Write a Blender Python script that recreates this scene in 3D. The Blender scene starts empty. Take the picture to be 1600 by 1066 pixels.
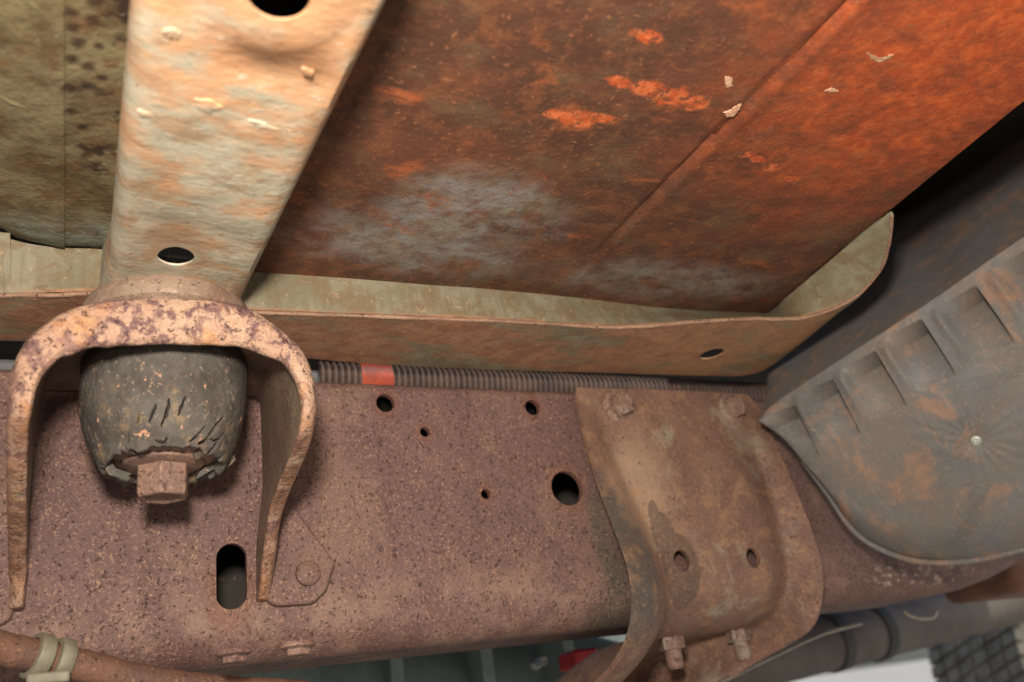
import bpy, bmesh, math, random
from mathutils import Vector, Matrix, noise as mnoise
random.seed(7)
scene = bpy.context.scene
col = scene.collection
R = math.radians

# ------------------------------------------------------------------ camera
H = 0.46                                   # camera height above the concrete, metres
F, CX, CY = 1345.0, 800.0, 533.0           # focal length and centre in photo pixels
AX = Vector((.8979, .0612, .4359)); AY = Vector((-.4201, .4147, .8072))
AX = (AX - AY * AX.dot(AY)).normalized(); AY.normalize()
AZ = AY.cross(AX)
if AZ.y > 0: AZ = -AZ
CAM = Vector((0, 0, H))
def to_world(c): return Vector((AX.dot(c), AY.dot(c), AZ.dot(c)))
def ray(u, v): return to_world(Vector(((u - CX) / F, (v - CY) / F, 1)))
def onY(u, v, Y): r = ray(u, v); return CAM + r * (Y / r.y)
def onZ(u, v, Z): r = ray(u, v); return CAM + r * ((Z - H) / r.z)
def onX(u, v, X): r = ray(u, v); return CAM + r * (X / r.x)
def onP(u, v, p, n): r = ray(u, v); return CAM + r * ((p - CAM).dot(n) / r.dot(n))

cd = bpy.data.cameras.new('camera'); cam = bpy.data.objects.new('camera', cd); col.objects.link(cam)
cx_, cy_, cz_ = to_world(Vector((1, 0, 0))), to_world(Vector((0, -1, 0))), to_world(Vector((0, 0, -1)))
mw = Matrix((cx_, cy_, cz_)).transposed().to_4x4(); mw.translation = CAM
cam.matrix_world = mw
cd.sensor_width = 22.2; cd.lens = 22.2 * F / 1600.0
cd.clip_start = .01; cd.clip_end = 2000
cd.dof.use_dof = True; cd.dof.focus_distance = .47; cd.dof.aperture_fstop = 4.5
scene.camera = cam

# ------------------------------------------------------------------ light
w = bpy.data.worlds.new('World'); scene.world = w; w.use_nodes = True
nt = w.node_tree; bg = nt.nodes['Background']
sky = nt.nodes.new('ShaderNodeTexSky'); sky.sky_type = 'NISHITA'; sky.sun_disc = False
SUN_EL, SUN_TURN = 50, 14
sky.sun_elevation = R(SUN_EL); sky.sun_rotation = R(180 - SUN_TURN)
sky.air_density = 1.0; sky.dust_density = 2.5
nt.links.new(sky.outputs[0], bg.inputs[0]); bg.inputs[1].default_value = .15
sl = bpy.data.lights.new('sun', 'SUN'); sl.energy = 3.0; sl.angle = R(.5); sl.color = (1, .95, .88)
so = bpy.data.objects.new('sun', sl); col.objects.link(so)
so.rotation_euler = (R(90 - SUN_EL), 0, R(SUN_TURN)); so.location = (0, 0, 6)
# the camera's own flash, a hand's breadth above the lens
fl = bpy.data.lights.new('camera_flash', 'AREA'); fl.shape = 'DISK'; fl.size = .055; fl.energy = 4.9; fl.color = (1, .93, .83)
fo = bpy.data.objects.new('camera_flash', fl); col.objects.link(fo)
fm = mw.copy(); fm.translation = CAM + cy_ * .108 - cx_ * .022; fo.matrix_world = fm

vs = scene.view_settings
vs.view_transform = 'Standard'; vs.look = 'None'; vs.gamma = 1; vs.exposure = 0; vs.use_curve_mapping = False
scene.render.engine = 'CYCLES'

ZF = H + .25      # underside of the cab floor
ZL = H + .225     # lower lip of the sill
ZC = H + .22      # underside of the cab crossmember
YW = .505         # outer face of the rail

# ------------------------------------------------------------------ materials
def lin(c):
    if isinstance(c, str):
        c = [int(c[i:i + 2], 16) / 255 for i in (0, 2, 4)]
    else: c = [x / 255 for x in c]
    return tuple((x / 12.92 if x <= .04045 else ((x + .055) / 1.055) ** 2.4) for x in c) + (1,)

class MT:
    """small node-graph writer for layered, worn metal"""
    def __init__(s, name, rough=.8, spec=.3, metal=0):
        s.m = bpy.data.materials.new(name); s.m.use_nodes = True; s.t = s.m.node_tree
        s.b = s.t.nodes['Principled BSDF']
        s.b.inputs['Roughness'].default_value = rough
        s.b.inputs['Specular IOR Level'].default_value = spec
        s.b.inputs['Metallic'].default_value = metal
        g = s.t.nodes.new('ShaderNodeNewGeometry'); s.pos = g.outputs['Position']
    def n(s, k): return s.t.nodes.new(k)
    def l(s, a, b):
        if isinstance(a, (int, float)): b.default_value = a
        elif isinstance(a, tuple): b.default_value = a
        else: s.t.links.new(a, b)
    def map(s, stretch=(1, 1, 1), rot=(0, 0, 0), off=(0, 0, 0), src=None):
        m = s.n('ShaderNodeMapping'); m.vector_type = 'POINT'
        m.inputs['Scale'].default_value = stretch; m.inputs['Rotation'].default_value = rot; m.inputs['Location'].default_value = off
        s.l(src or s.pos, m.inputs['Vector']); return m.outputs[0]
    def noise(s, sc, det=5, ro=.6, dist=0, vec=None, seed=None):
        x = s.n('ShaderNodeTexNoise'); x.inputs['Scale'].default_value = sc; x.inputs['Detail'].default_value = min(det, 4.5)
        x.inputs['Roughness'].default_value = ro; x.inputs['Distortion'].default_value = dist
        if seed is not None: vec = s.map(off=(seed * 3.17, seed * 1.71, seed * 2.3), src=vec)
        s.l(vec or s.pos, x.inputs['Vector']); return x.outputs['Fac']
    def vor(s, sc, vec=None, rnd=1):
        x = s.n('ShaderNodeTexVoronoi'); x.inputs['Scale'].default_value = sc; x.inputs['Randomness'].default_value = rnd
        s.l(vec or s.pos, x.inputs['Vector']); return x.outputs['Distance']
    def mask(s, f, lo, hi, a=0, b=1):
        x = s.n('ShaderNodeMapRange'); x.interpolation_type = 'SMOOTHSTEP'
        s.l(f, x.inputs[0]); x.inputs[1].default_value = lo; x.inputs[2].default_value = hi
        x.inputs[3].default_value = a; x.inputs[4].default_value = b; return x.outputs[0]
    def op(s, k, a, b=0):
        x = s.n('ShaderNodeMath'); x.operation = k; s.l(a, x.inputs[0]); s.l(b, x.inputs[1]); return x.outputs[0]
    def mul(s, *a):
        r = a[0]
        for q in a[1:]: r = s.op('MULTIPLY', r, q)
        return r
    def add(s, a, b): return s.op('ADD', a, b)
    def inv(s, a): return s.op('SUBTRACT', 1.0, a)
    def axis(s, i):
        x = s.n('ShaderNodeSeparateXYZ'); s.l(s.pos, x.inputs[0]); return x.outputs[i]
    def mix(s, f, a, b):
        x = s.n('ShaderNodeMix'); x.data_type = 'RGBA'
        s.l(f, x.inputs[0])
        s.l(lin(a) if isinstance(a, (str, list)) else a, x.inputs[6]); s.l(lin(b) if isinstance(b, (str, list)) else b, x.inputs[7])
        return x.outputs[2]
    def blob(s, c, r, lo=.7, hi=1.2, warp=.6, sc=40):
        """a patch round point c with radii r and a ragged edge"""
        sub = s.n('ShaderNodeVectorMath'); sub.operation = 'SUBTRACT'; s.l(s.pos, sub.inputs[0]); sub.inputs[1].default_value = tuple(c)
        dv = s.n('ShaderNodeVectorMath'); dv.operation = 'DIVIDE'; s.l(sub.outputs[0], dv.inputs[0]); dv.inputs[1].default_value = tuple(r)
        ln = s.n('ShaderNodeVectorMath'); ln.operation = 'LENGTH'; s.l(dv.outputs[0], ln.inputs[0])
        d = ln.outputs['Value']
        if warp:
            if not hasattr(s, 'wc'): s.wc = {}
            if sc not in s.wc: s.wc[sc] = s.op('SUBTRACT', s.noise(sc, 6, .65, seed=2.7), .5)
            d = s.add(d, s.mul(s.wc[sc], warp * 2))
        return s.mask(d, lo, hi, 1, 0)
    def out(s, c, bumps=(), rough=None):
        s.l(lin(c) if isinstance(c, (str, list)) else c, s.b.inputs['Base Color'])
        if rough is not None: s.l(rough, s.b.inputs['Roughness'])
        prev = None
        for h, dist, st in bumps:
            b = s.n('ShaderNodeBump'); b.inputs['Distance'].default_value = dist; b.inputs['Strength'].default_value = st
            s.l(h, b.inputs['Height'])
            if prev is not None: s.l(prev, b.inputs['Normal'])
            prev = b.outputs[0]
        if prev is not None: s.l(prev, s.b.inputs['Normal'])
        return s.m

def rust(name, base, base2, dark, speck, pale=None, sc=1.0, speck_lo=.60, dark_lo=.62, rough=.66, spec=.5, extra=None, bump=1.0, pale_lo=.6, sw=.09, sa=.8):
    m = MT(name, rough, spec)
    c = m.mix(m.mask(m.noise(28 * sc, 6, .62), .38, .62), base, base2)
    c = m.mix(m.mul(m.mask(m.noise(120 * sc, 4, .7, seed=1), .42, .7), .6), c, base2)
    if pale: c = m.mix(m.mul(m.mask(m.noise(17 * sc, 7, .68, .4, seed=2), pale_lo, pale_lo + .14), .85), c, pale)
    if extra: c = extra(m, c)
    sp = m.noise(330 * sc, 3, .75, seed=3); dk = m.noise(260 * sc, 3, .7, seed=4)
    spm = m.mask(sp, speck_lo, speck_lo + sw); dkm = m.mask(dk, dark_lo, dark_lo + .08)
    c = m.mix(m.mul(spm, sa, m.mask(m.noise(30 * sc, 3, .6, seed=7), .36, .62, .5, 1)), c, speck); c = m.mix(m.mul(dkm, .56), c, dark)
    fine = m.noise(900 * sc, 2, .6, seed=5)
    c = m.mix(m.mul(m.mask(fine, .5, .75), .22), c, dark)
    h = m.add(m.add(m.mul(sp, .5), m.mul(dkm, -.55)), m.mul(fine, .22))
    return m.out(c, [(m.noise(60 * sc, 5, .6, seed=6), .0016 * bump, .5), (h, .0016 * bump, .9)], m.mask(sp, .3, .7, rough + .1, rough - .12))

M = {}
# purple-brown pitted rust of the rail
def web_extra(m, c):
    big = m.mask(m.noise(9, 4, .6, .5, seed=8), .40, .62)
    c = m.mix(m.mul(big, .5), c, '5e4440')
    tan = m.mul(m.mask(m.noise(20, 5, .62, .4, seed=9), .48, .66), .35)
    c = m.mix(tan, c, '846654')
    drip = m.mul(m.mask(m.noise(40, 4, .6, vec=m.map((1.6, 1, .16)), seed=12), .54, .66), .45)
    c = m.mix(drip, c, '523630')
    low = m.mul(m.mask(m.axis(2), H + .100, H + .070), m.mask(m.noise(35, 5, .65, seed=10), .40, .62), .5)
    c = m.mix(low, c, '8c6e5e')
    bend = m.mul(m.mask(m.axis(2), H + .066, H + .056), m.mask(m.noise(55, 4, .65, seed=11), .34, .6), .6)
    c = m.mix(bend, c, '54362e')
    ring = None                                                                # rust creeping out of the punched holes
    for u, v, r in ((602, 630, .011), (832, 637, .010), (664, 675, .007), (759, 772, .007), (886, 763, .017)):
        q = m.blob(onY(u, v, YW), (r, .1, r * 1.3), .5, 1.15, .5, 90); ring = q if ring is None else m.op('MAXIMUM', ring, q)
    q = m.blob(onY(362, 925, YW), (.015, .1, .026), .6, 1.15, .5, 90); ring = m.op('MAXIMUM', ring, q)
    c = m.mix(m.mul(ring, .5), c, '6a3e2a')
    g = None                                                                  # greenish grime beside the bracket, with the gap's shade painted in
    for u, v, a, b in ((975, 975, .028, .026), (962, 900, .014, .034), (938, 830, .009, .034)):
        q = m.blob(onY(u, v, YW), (a, .2, b), .2, 1.3, .25); g = q if g is None else m.op('MAXIMUM', g, q)
    c = m.mix(m.mul(g, .7), c, '46443a')
    st = m.blob((.62, YW, H + .064), (.075, .1, .012), .6, 1.1, .5, 60)         # scuffed pale stamping low on the kick-up
    return m.mix(m.mul(st, m.mask(m.noise(190, 3, .6, vec=m.map((.6, 1, 1.4), (0, R(25), 0)), seed=31), .55, .62), .8), c, 'b09886')
M['rail'] = rust('rail_rust', '694b46', '5f443d', '34201f', 'a27a5e', extra=web_extra, speck_lo=.52, dark_lo=.60, sc=1.7, sw=.16, sa=.75)
# thick scaly bracket: pale tan crust with dark pits
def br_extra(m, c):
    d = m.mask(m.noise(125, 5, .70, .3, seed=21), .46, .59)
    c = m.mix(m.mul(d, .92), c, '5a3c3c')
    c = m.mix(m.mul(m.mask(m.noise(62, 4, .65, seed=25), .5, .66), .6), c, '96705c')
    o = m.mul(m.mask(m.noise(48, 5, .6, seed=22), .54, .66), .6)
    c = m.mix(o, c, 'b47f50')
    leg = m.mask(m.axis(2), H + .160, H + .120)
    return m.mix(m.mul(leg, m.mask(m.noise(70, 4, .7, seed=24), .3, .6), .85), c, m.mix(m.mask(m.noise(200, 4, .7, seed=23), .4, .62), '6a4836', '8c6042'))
M['bracket_inside'] = rust('bracket_inner_rust', '705848', '614a3e', '35241e', '957658', sc=1.2, speck_lo=.54, sw=.14, pale='7a6a54', pale_lo=.52)  # duller grey-brown rust on the bracket's inner faces
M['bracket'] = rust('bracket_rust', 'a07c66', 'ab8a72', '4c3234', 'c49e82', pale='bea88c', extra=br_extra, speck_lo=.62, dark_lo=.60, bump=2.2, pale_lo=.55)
def plate_extra(m, c):
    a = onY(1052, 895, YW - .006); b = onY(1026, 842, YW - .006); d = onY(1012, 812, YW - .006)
    st = m.op('MAXIMUM', m.blob(a, (.0165, .1, .027), .88, .96, .10, 50), m.op('MAXIMUM', m.blob(b, (.0095, .1, .018), .88, .96, .1, 50), m.blob(d, (.0045, .1, .013), .88, .96, .1, 50)))  # dark patch on the plate, a cast shadow painted into the colour
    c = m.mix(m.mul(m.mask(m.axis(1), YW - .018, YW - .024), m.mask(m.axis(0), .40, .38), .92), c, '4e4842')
    c = m.mix(m.mul(m.blob(onY(990, 760, YW - .006), (.03, .1, .05), .4, 1.2, .5, 40), .5), c, 'a08468')
    c = m.mix(m.mul(m.mask(m.noise(13, 4, .65, .6, seed=41), .46, .64), .6), c, '5c4236')
    c = m.mix(m.mul(m.mask(m.noise(70, 5, .7, seed=42), .5, .66), .5), c, '96704e')
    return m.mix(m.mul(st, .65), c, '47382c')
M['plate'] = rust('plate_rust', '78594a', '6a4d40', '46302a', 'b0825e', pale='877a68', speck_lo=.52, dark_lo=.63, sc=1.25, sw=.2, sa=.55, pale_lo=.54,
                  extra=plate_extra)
M['bolt'] = rust('bolt_rust', '7f6050', '6b5046', '3c2824', 'a8866c', sc=1.3, speck_lo=.5, sw=.2, dark_lo=.57, pale='8a7a68', pale_lo=.5, bump=.7, sa=.55)
M['edge_rust'] = rust('edge_rust', '86583c', '6e4632', '43281e', 'b07a50', sc=1.3)
M['lip'] = rust('lip_edge', '96745c', '7c5c48', '4c362a', 'b89880', sc=1.3)
M['pipe'] = rust('pipe_rust', '6c4a38', '583e34', '3c2820', 'b8845a', sc=1.2)
M['pad'] = rust('pad_rust', '8a7462', '705444', '3e2c26', 'b49478', sc=1.2)

# painted cab sheet metal, half gone to rust
h1_ = onZ(275, 372, ZC); h2_ = onZ(440, 92, ZC)
def crossmember_mat():
    m = MT('crossmember_paint', .62, .4)
    st = m.map((1.0, 1.6, 1.0), (0, 0, R(-12)))
    c = m.mix(m.mask(m.noise(40, 6, .6, vec=st), .4, .6), 'a99f8a', '97907c')
    o = m.mask(m.noise(34, 8, .68, .5, vec=st, seed=1), .48, .60)
    c = m.mix(m.mul(o, .6), c, m.mix(m.mask(m.noise(90, 5, .7, seed=2), .4, .6), 'a07650', '86603f'))
    near = m.mask(m.axis(1), .34, .20)
    o2 = m.mask(m.add(m.noise(26, 7, .65, vec=st, seed=3), m.mul(near, .2)), .50, .72)
    c = m.mix(m.mul(o2, .8), c, 'b8845c')
    p = m.mask(m.noise(140, 5, .7, vec=st, seed=4), .62, .70)
    c = m.mix(m.mul(p, .7), c, 'c9bda8')
    d = m.mask(m.noise(200, 4, .7, seed=5), .62, .7)
    c = m.mix(m.mul(d, .6), c, '6a4c36')
    sh_ = m.op('MAXIMUM', m.blob(h1_, (.022, .016, .1), .3, 1.25, .5, 60), m.blob(h2_, (.026, .012, .1), .3, 1.25, .5, 60))
    c = m.mix(m.mul(sh_, .6), c, '7c5232')
    c = m.mix(m.mul(m.mask(m.noise(90, 4, .7, .4, vec=m.map((.5, 2.6, 1), (0, 0, R(-12))), seed=9), .54, .68), .5), c, '7a6048')
    h = m.add(m.mul(m.noise(150, 5, .7, vec=st, seed=6), .6), m.mul(p, .3))
    return m.out(c, [(m.noise(35, 5, .6, seed=7), .0018, .5), (h, .0015, .7)])
M['cross'] = crossmember_mat()

def floor_mat():
    m = MT('floor_pan_rust', .66, .35)
    st = m.map((.85, 1.35, 1), (0, 0, R(-14)))
    c = m.mix(m.mask(m.noise(20, 7, .62, vec=st), .36, .62), '5a3625', '4a2e20')
    c = m.mix(m.mul(m.mask(m.noise(75, 6, .7, seed=1), .45, .65), .6), c, '74452a')
    c = m.mix(m.mul(m.mask(m.noise(30, 6, .65, vec=st, seed=11), .50, .70), .6), c, '5e4a34')
    # bare grey primer near the front edge
    g1 = m.blob(onZ(745, 330, ZF), (.060, .036, .2), .25, 1.25, .55, 34)
    g2 = m.blob(onZ(660, 385, ZF), (.085, .032, .2), .2, 1.25, .5, 45)
    g3 = m.blob(onZ(1040, 440, ZF), (.10, .032, .2), .3, 1.2, .5, 40)
    gt = m.mix(m.mask(m.noise(60, 6, .7, seed=3), .4, .62), '85827f', '7c7666')
    g = m.op('MAXIMUM', m.op('MAXIMUM', g1, g2), m.mul(g3, .75))
    g = m.mul(g, m.mask(m.noise(40, 6, .62, vec=st, seed=4), .72, .44))
    c = m.mix(m.mul(g, m.mask(m.noise(140, 4, .7, seed=16), .66, .44, .45, 1), .85), c, gt)
    # loud orange rust outboard to the right of the swage
    o1 = m.blob((.38, .15, H + .25), (.14, .16, .2), .25, 1.3, .45, 26)
    tex = m.mask(m.noise(60, 8, .7, .3, vec=st, seed=5), .25, .66)
    c = m.mix(m.mul(o1, .75), c, '853c1e')
    oc = m.mix(m.mask(m.noise(130, 5, .7, seed=6), .4, .65), 'b0481c', 'd0622a')
    c = m.mix(m.mul(o1, tex, .85), c, oc)
    o2 = m.mask(m.noise(27, 7, .66, .4, vec=st, seed=8), .58, .74)
    c = m.mix(m.mul(o2, .7), c, 'a2562e')
    fl = None
    for u, v, a, b in ((872, 182, .009, .004), (905, 190, .012, .006), (940, 188, .010, .004), (970, 130, .009, .004), (1010, 138, .010, .006), (1050, 152, .011, .008), (1090, 160, .009, .006), (1010, 58, .010, .004), (1165, 242, .006, .004), (1185, 250, .006, .003), (1208, 264, .006, .004), (1240, 282, .006, .003)):
        q = m.blob(onZ(u, v, ZF), (a, b, .1), .55, 1.05, .9, 110); fl = q if fl is None else m.op('MAXIMUM', fl, q)
    c = m.mix(m.mul(fl, m.mask(m.noise(260, 4, .7, seed=14), .62, .5), .9), c, m.mix(m.mask(m.noise(220, 3, .6, seed=15), .42, .6), 'a94a22', 'c2653a'))
    sp = m.noise(300, 3, .75, seed=7)
    c = m.mix(m.mul(m.mask(sp, .58, .70), .6), c, '96603f')
    c = m.mix(m.mul(m.mask(m.noise(420, 3, .7, seed=9), .6, .7), .6), c, '3c2520')
    return m.out(c, [(m.noise(60, 6, .65, seed=10), .0012, .5), (sp, .0008, .6)])
M['floor'] = floor_mat()

def left_floor_mat():
    m = MT('old_floor_paint', .8, .25)
    c = m.mix(m.mask(m.noise(30, 7, .65), .38, .64), '6a5e44', '4c3c26')
    c = m.mix(m.mul(m.mask(m.noise(70, 6, .7, .6, seed=1), .5, .66), .8), c, '5a4026')
    d = m.mul(m.mask(m.noise(48, 5, .6, seed=2), .53, .63), m.mask(m.axis(0), -.02, -.008))
    c = m.mix(m.mul(d, .9), c, '261812')
    sp_ = None
    for u, v, r in ((113, 38, .0028), (122, 62, .003), (112, 86, .003), (138, 100, .0028), (110, 130, .0034), (155, 70, .002), (111, 168, .0026), (145, 30, .003), (130, 195, .0024), (160, 120, .0022), (112, 15, .003), (150, 0, .003), (128, 225, .002)):
        q = m.blob(onZ(u, v, ZF), (r, r, .1), .3, 1.4, .5, 200); sp_ = q if sp_ is None else m.op('MAXIMUM', sp_, q)
    c = m.mix(m.mul(sp_, .85), c, '2c1c12')
    edge = m.mul(m.mask(m.axis(1), .39, .43), m.mask(m.noise(60, 6, .7, seed=3), .33, .6))
    c = m.mix(m.mul(edge, .85), c, '7d8478')
    p = m.mask(m.noise(160, 5, .7, seed=4), .62, .7)
    c = m.mix(m.mul(p, .5), c, '8a8268')
    o = m.mask(m.noise(110, 4, .7, seed=5), .66, .72); c = m.mix(m.mul(o, .6), c, '9a6238')
    return m.out(c, [(m.noise(90, 6, .7, seed=6), .0028, .7)])
M['left_floor'] = left_floor_mat()

def sill_mat():
    m = MT('sill_paint', .68, .35)
    c = m.mix(m.mask(m.noise(45, 6, .65), .4, .62), '7c7560', '6e6650')
    st = m.map((7, .2, .25))
    wall = m.mask(m.axis(2), H + .2262, H + .2285)
    streak = m.mul(m.mask(m.noise(30, 4, .6, vec=st, seed=1), .45, .62), m.mask(m.axis(2), H + .250, H + .243), wall)
    c = m.mix(m.mul(m.mask(m.noise(60, 5, .7, .4, seed=12), .45, .62), .65), c, '6b543a')
    c = m.mix(m.mul(streak, .5), c, '6a5840')
    under = m.inv(wall)
    br = m.mask(m.noise(24, 7, .65, .3, vec=m.map((.5, 1.2, 1)), seed=2), .38, .54)
    c = m.mix(m.mul(under, br, .9), c, m.mix(m.mask(m.noise(100, 5, .7, seed=3), .4, .6), '865a44', '9a6e52'))
    rt = m.mul(m.mask(m.axis(0), .31, .40), m.mask(m.noise(50, 7, .7, seed=4), .36, .6), under)
    c = m.mix(m.mul(rt, .75), c, '9c7350')
    sp = m.noise(260, 4, .75, seed=5)
    c = m.mix(m.mul(m.mask(sp, .6, .69), .7), c, 'b08a66')
    c = m.mix(m.mul(m.mask(m.noise(210, 4, .7, seed=6), .62, .7), .6), c, '5c4430')
    return m.out(c, [(m.noise(80, 6, .65, seed=7), .0012, .5), (sp, .0007, .6)])
M['sill'] = sill_mat()

def rubber_mat():
    m = MT('cracked_rubber', .72, .3)
    c = m.mix(m.mask(m.noise(60, 6, .65), .38, .64), '524c46', '413a34')
    tan = m.mul(m.mask(m.noise(70, 6, .7, seed=1), .52, .66), m.mask(m.axis(2), H + .172, H + .150))
    c = m.mix(m.mul(tan, .8), c, '7a6448')
    sp = m.noise(360, 4, .75, seed=2)
    c = m.mix(m.mul(m.mask(sp, .57, .68), .7), c, '9c8068')
    sp2 = m.noise(210, 3, .7, seed=3)
    c = m.mix(m.mul(m.mask(sp2, .64, .70), .9), c, 'b5856a')
    top = m.mask(m.add(m.axis(2), m.mul(m.noise(60, 3, .6, seed=6), .006)), H + .186, H + .189)  # top band of the bush darkened, the lip's shadow painted in
    c = m.mix(m.mul(top, .7), c, '33261f')
    return m.out(c, [(m.noise(120, 6, .7, seed=4), .0016, .6), (sp, .0008, .7)])
M['rubber'] = rubber_mat()

def plastic_mat():
    m = MT('grey_plastic', .55, .4)
    c = m.mix(m.mask(m.noise(22, 6, .6), .36, .64), '615f5d', '695f57')
    c = m.mix(m.mul(m.mask(m.noise(34, 7, .7, .5, seed=1), .52, .66), .75), c, '8a6a54')
    o = m.mul(m.mask(m.noise(30, 8, .72, .5, seed=2), .55, .64), m.op('MAXIMUM', m.blob((.535, .30, H + .2), (.07, .05, .07), .4, 1.2), m.mul(m.mask(m.noise(9, 2, .5, seed=7), .45, .6), .6)))
    c = m.mix(m.mul(o, .6), c, '9a6a4a')
    f = m.mask(m.noise(150, 5, .75, seed=3), .66, .71)
    c = m.mix(m.mul(f, .8), c, 'b37048')
    sc = m.noise(60, 5, .6, 1.2, vec=m.map((1, 6, 1.2), (R(35), 0, 0)), seed=4)
    c = m.mix(m.mul(m.mask(sc, .6, .66), .2), c, '8e8a82')
    c = m.mix(m.mul(m.mask(m.noise(15, 5, .7, .6, seed=8), .48, .66), .55), c, '524e48')
    c = m.mix(m.mul(m.mask(m.noise(330, 3, .7, seed=9), .58, .7), .4), c, '9c8068')
    return m.out(c, [(m.noise(60, 5, .65, seed=5), .0012, .5), (m.noise(420, 3, .7, seed=10), .0005, .5)], m.mask(m.noise(40, 5, .6, seed=6), .3, .7, .5, .75))
M['plastic'] = plastic_mat()

def simple(name, a, b, rough=.6, sc=60, spec=.4, metal=0, bump=.0008):
    m = MT(name, rough, spec, metal)
    n = m.noise(sc, 6, .65)
    c = m.mix(m.mask(n, .36, .66), a, b)
    c = m.mix(m.mul(m.mask(m.noise(sc * 4, 4, .7, seed=3), .6, .7), .5), c, '7a6450')
    return m.out(c, [(m.noise(sc * 2, 5, .65, seed=1), bump, .5)])
M['conduit'] = simple('conduit_plastic', '4e3c32', '3c2e28', .6, 50, .35)
M['tape'] = simple('orange_tape', '8c300f', '70260e', .55, 120)
M['clamp'] = simple('clamp_plastic', '76705e', '665e4e', .6, 90)
M['screw'] = simple('zinc_screw', 'b0b0a6', '8a8a80', .35, 200, .5, .6)
M['case'] = simple('gearbox_alloy', '848e88', '6e7872', .6, 12, .4, 0, .003)
M['shaft'] = simple('exhaust_steel', '685e54', '584a40', .55, 14, .5, 0, .002)
M['band'] = simple('dark_band', '3c3c3a', '4a4440', .6, 20)
M['red'] = simple('red_plastic', 'b23034', 'a02a2e', .5, 60)
M['tyre'] = simple('tyre_rubber', '7a756a', '625d54', .8, 25, .3, 0, .003)
M['dark_body'] = simple('underseal_shade_dark', '3a3630', '302a24', .8, 20, .25)  # cab panels, also the painted shade inside the rail
M['blocker'] = simple('blocker_black', '0c0a09', '14100e', .9, 60, .1)  # black for the added plate behind the crossmember hole
M['concrete'] = simple('concrete', 'b5b2a8', 'a5a298', .9, 2.5, .25)
M['tan_flake'] = rust('tan_flake', 'c49a7c', 'b88868', '80583c', 'dcc0a4', sc=1.3)
M['wire'] = simple('steel_wire', '8c8478', '7a6c5c', .4, 200, .5, .5)

# ------------------------------------------------------------------ mesh helpers
def wloc(o): return o.location.copy() if o else Vector((0, 0, 0))
def root_loc(o):
    v = Vector((0, 0, 0))
    while o: v += o.location; o = o.parent
    return v
def mk(name, verts, faces, mat, parent=None, smooth=True, angle=35):
    off = root_loc(parent)
    me = bpy.data.meshes.new(name); me.from_pydata([tuple(Vector(v) - off) for v in verts], [], faces); me.update()
    bm = bmesh.new(); bm.from_mesh(me); bmesh.ops.recalc_face_normals(bm, faces=bm.faces); bm.to_mesh(me); bm.free()
    if smooth:
        me.polygons.foreach_set('use_smooth', [True] * len(me.polygons)); me.set_sharp_from_angle(angle=R(angle))
    o = bpy.data.objects.new(name, me); col.objects.link(o); me.materials.append(M[mat] if isinstance(mat, str) else mat)
    if parent: o.parent = parent
    return o
def thing(name, label, cat, loc=(0, 0, 0), group=None):
    o = bpy.data.objects.new(name, None); col.objects.link(o); o.location = loc; o.empty_display_size = .05
    o['label'] = label; o['category'] = cat
    if group: o['group'] = group
    return o
def tag(o, label, cat, group=None):
    o['label'] = label; o['category'] = cat
    if group: o['group'] = group
    return o
def sheet(rows, close_u=False):
    n = len(rows[0]); V = [p for r in rows for p in r]; Fc = []
    for i in range(len(rows) - 1):
        for j in range(n if close_u else n - 1):
            a = i * n + j; b = i * n + (j + 1) % n
            Fc.append((a, b, b + n, a + n))
    return V, Fc
def mod_sub(o, k=2):
    m = o.modifiers.new('s', 'SUBSURF'); m.levels = k; m.render_levels = k; return o
def mod_solid(o, t, off=-1):
    m = o.modifiers.new('t', 'SOLIDIFY'); m.thickness = t; m.offset = off; m.use_even_offset = False; return o
def bake(o, cutters=(), angle=35, use_self=False):
    """apply the modifiers and cut real holes"""
    for c in cutters:
        m = o.modifiers.new('c', 'BOOLEAN'); m.object = c; m.operation = 'DIFFERENCE'; m.solver = 'EXACT'; m.use_self = use_self
    bpy.context.view_layer.update()
    dg = bpy.context.evaluated_depsgraph_get()
    me = bpy.data.meshes.new_from_object(o.evaluated_get(dg)); o.modifiers.clear(); o.data = me
    me.polygons.foreach_set('use_smooth', [True] * len(me.polygons)); me.set_sharp_from_angle(angle=R(angle))
    for c in cutters: bpy.data.objects.remove(c, do_unlink=True)
    return o
def frame_of(d):
    d = Vector(d).normalized(); a = Vector((0, 0, 1)) if abs(d.z) < .9 else Vector((1, 0, 0))
    x = d.cross(a).normalized(); return x, d.cross(x).normalized(), d
def cutter(c, d, outline, depth=.03):
    x, y, d = frame_of(d); n = len(outline); V = []
    for s in (-1, 1):
        for (a, b) in outline: V.append(Vector(c) + x * a + y * b + d * depth * s)
    Fc = [tuple(range(n)), tuple(range(n, 2 * n))] + [(i, (i + 1) % n, n + (i + 1) % n, n + i) for i in range(n)]
    return mk('cutter', V, Fc, 'bolt')
def circ(r, n=28, sx=1): return [(r * sx * math.cos(2 * math.pi * i / n), r * math.sin(2 * math.pi * i / n)) for i in range(n)]
def lathe(c, d, prof, n=40, cap=True, fn=None):
    x, y, d = frame_of(d); rows = []
    for (r, h) in prof:
        rows.append([Vector(c) + (x * math.cos(2 * math.pi * i / n) + y * math.sin(2 * math.pi * i / n)) * r + d * h for i in range(n)])
    V, Fc = sheet(rows, True)
    if cap: Fc += [tuple(range(n)), tuple(range(len(V) - n, len(V)))]
    return V, Fc
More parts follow.
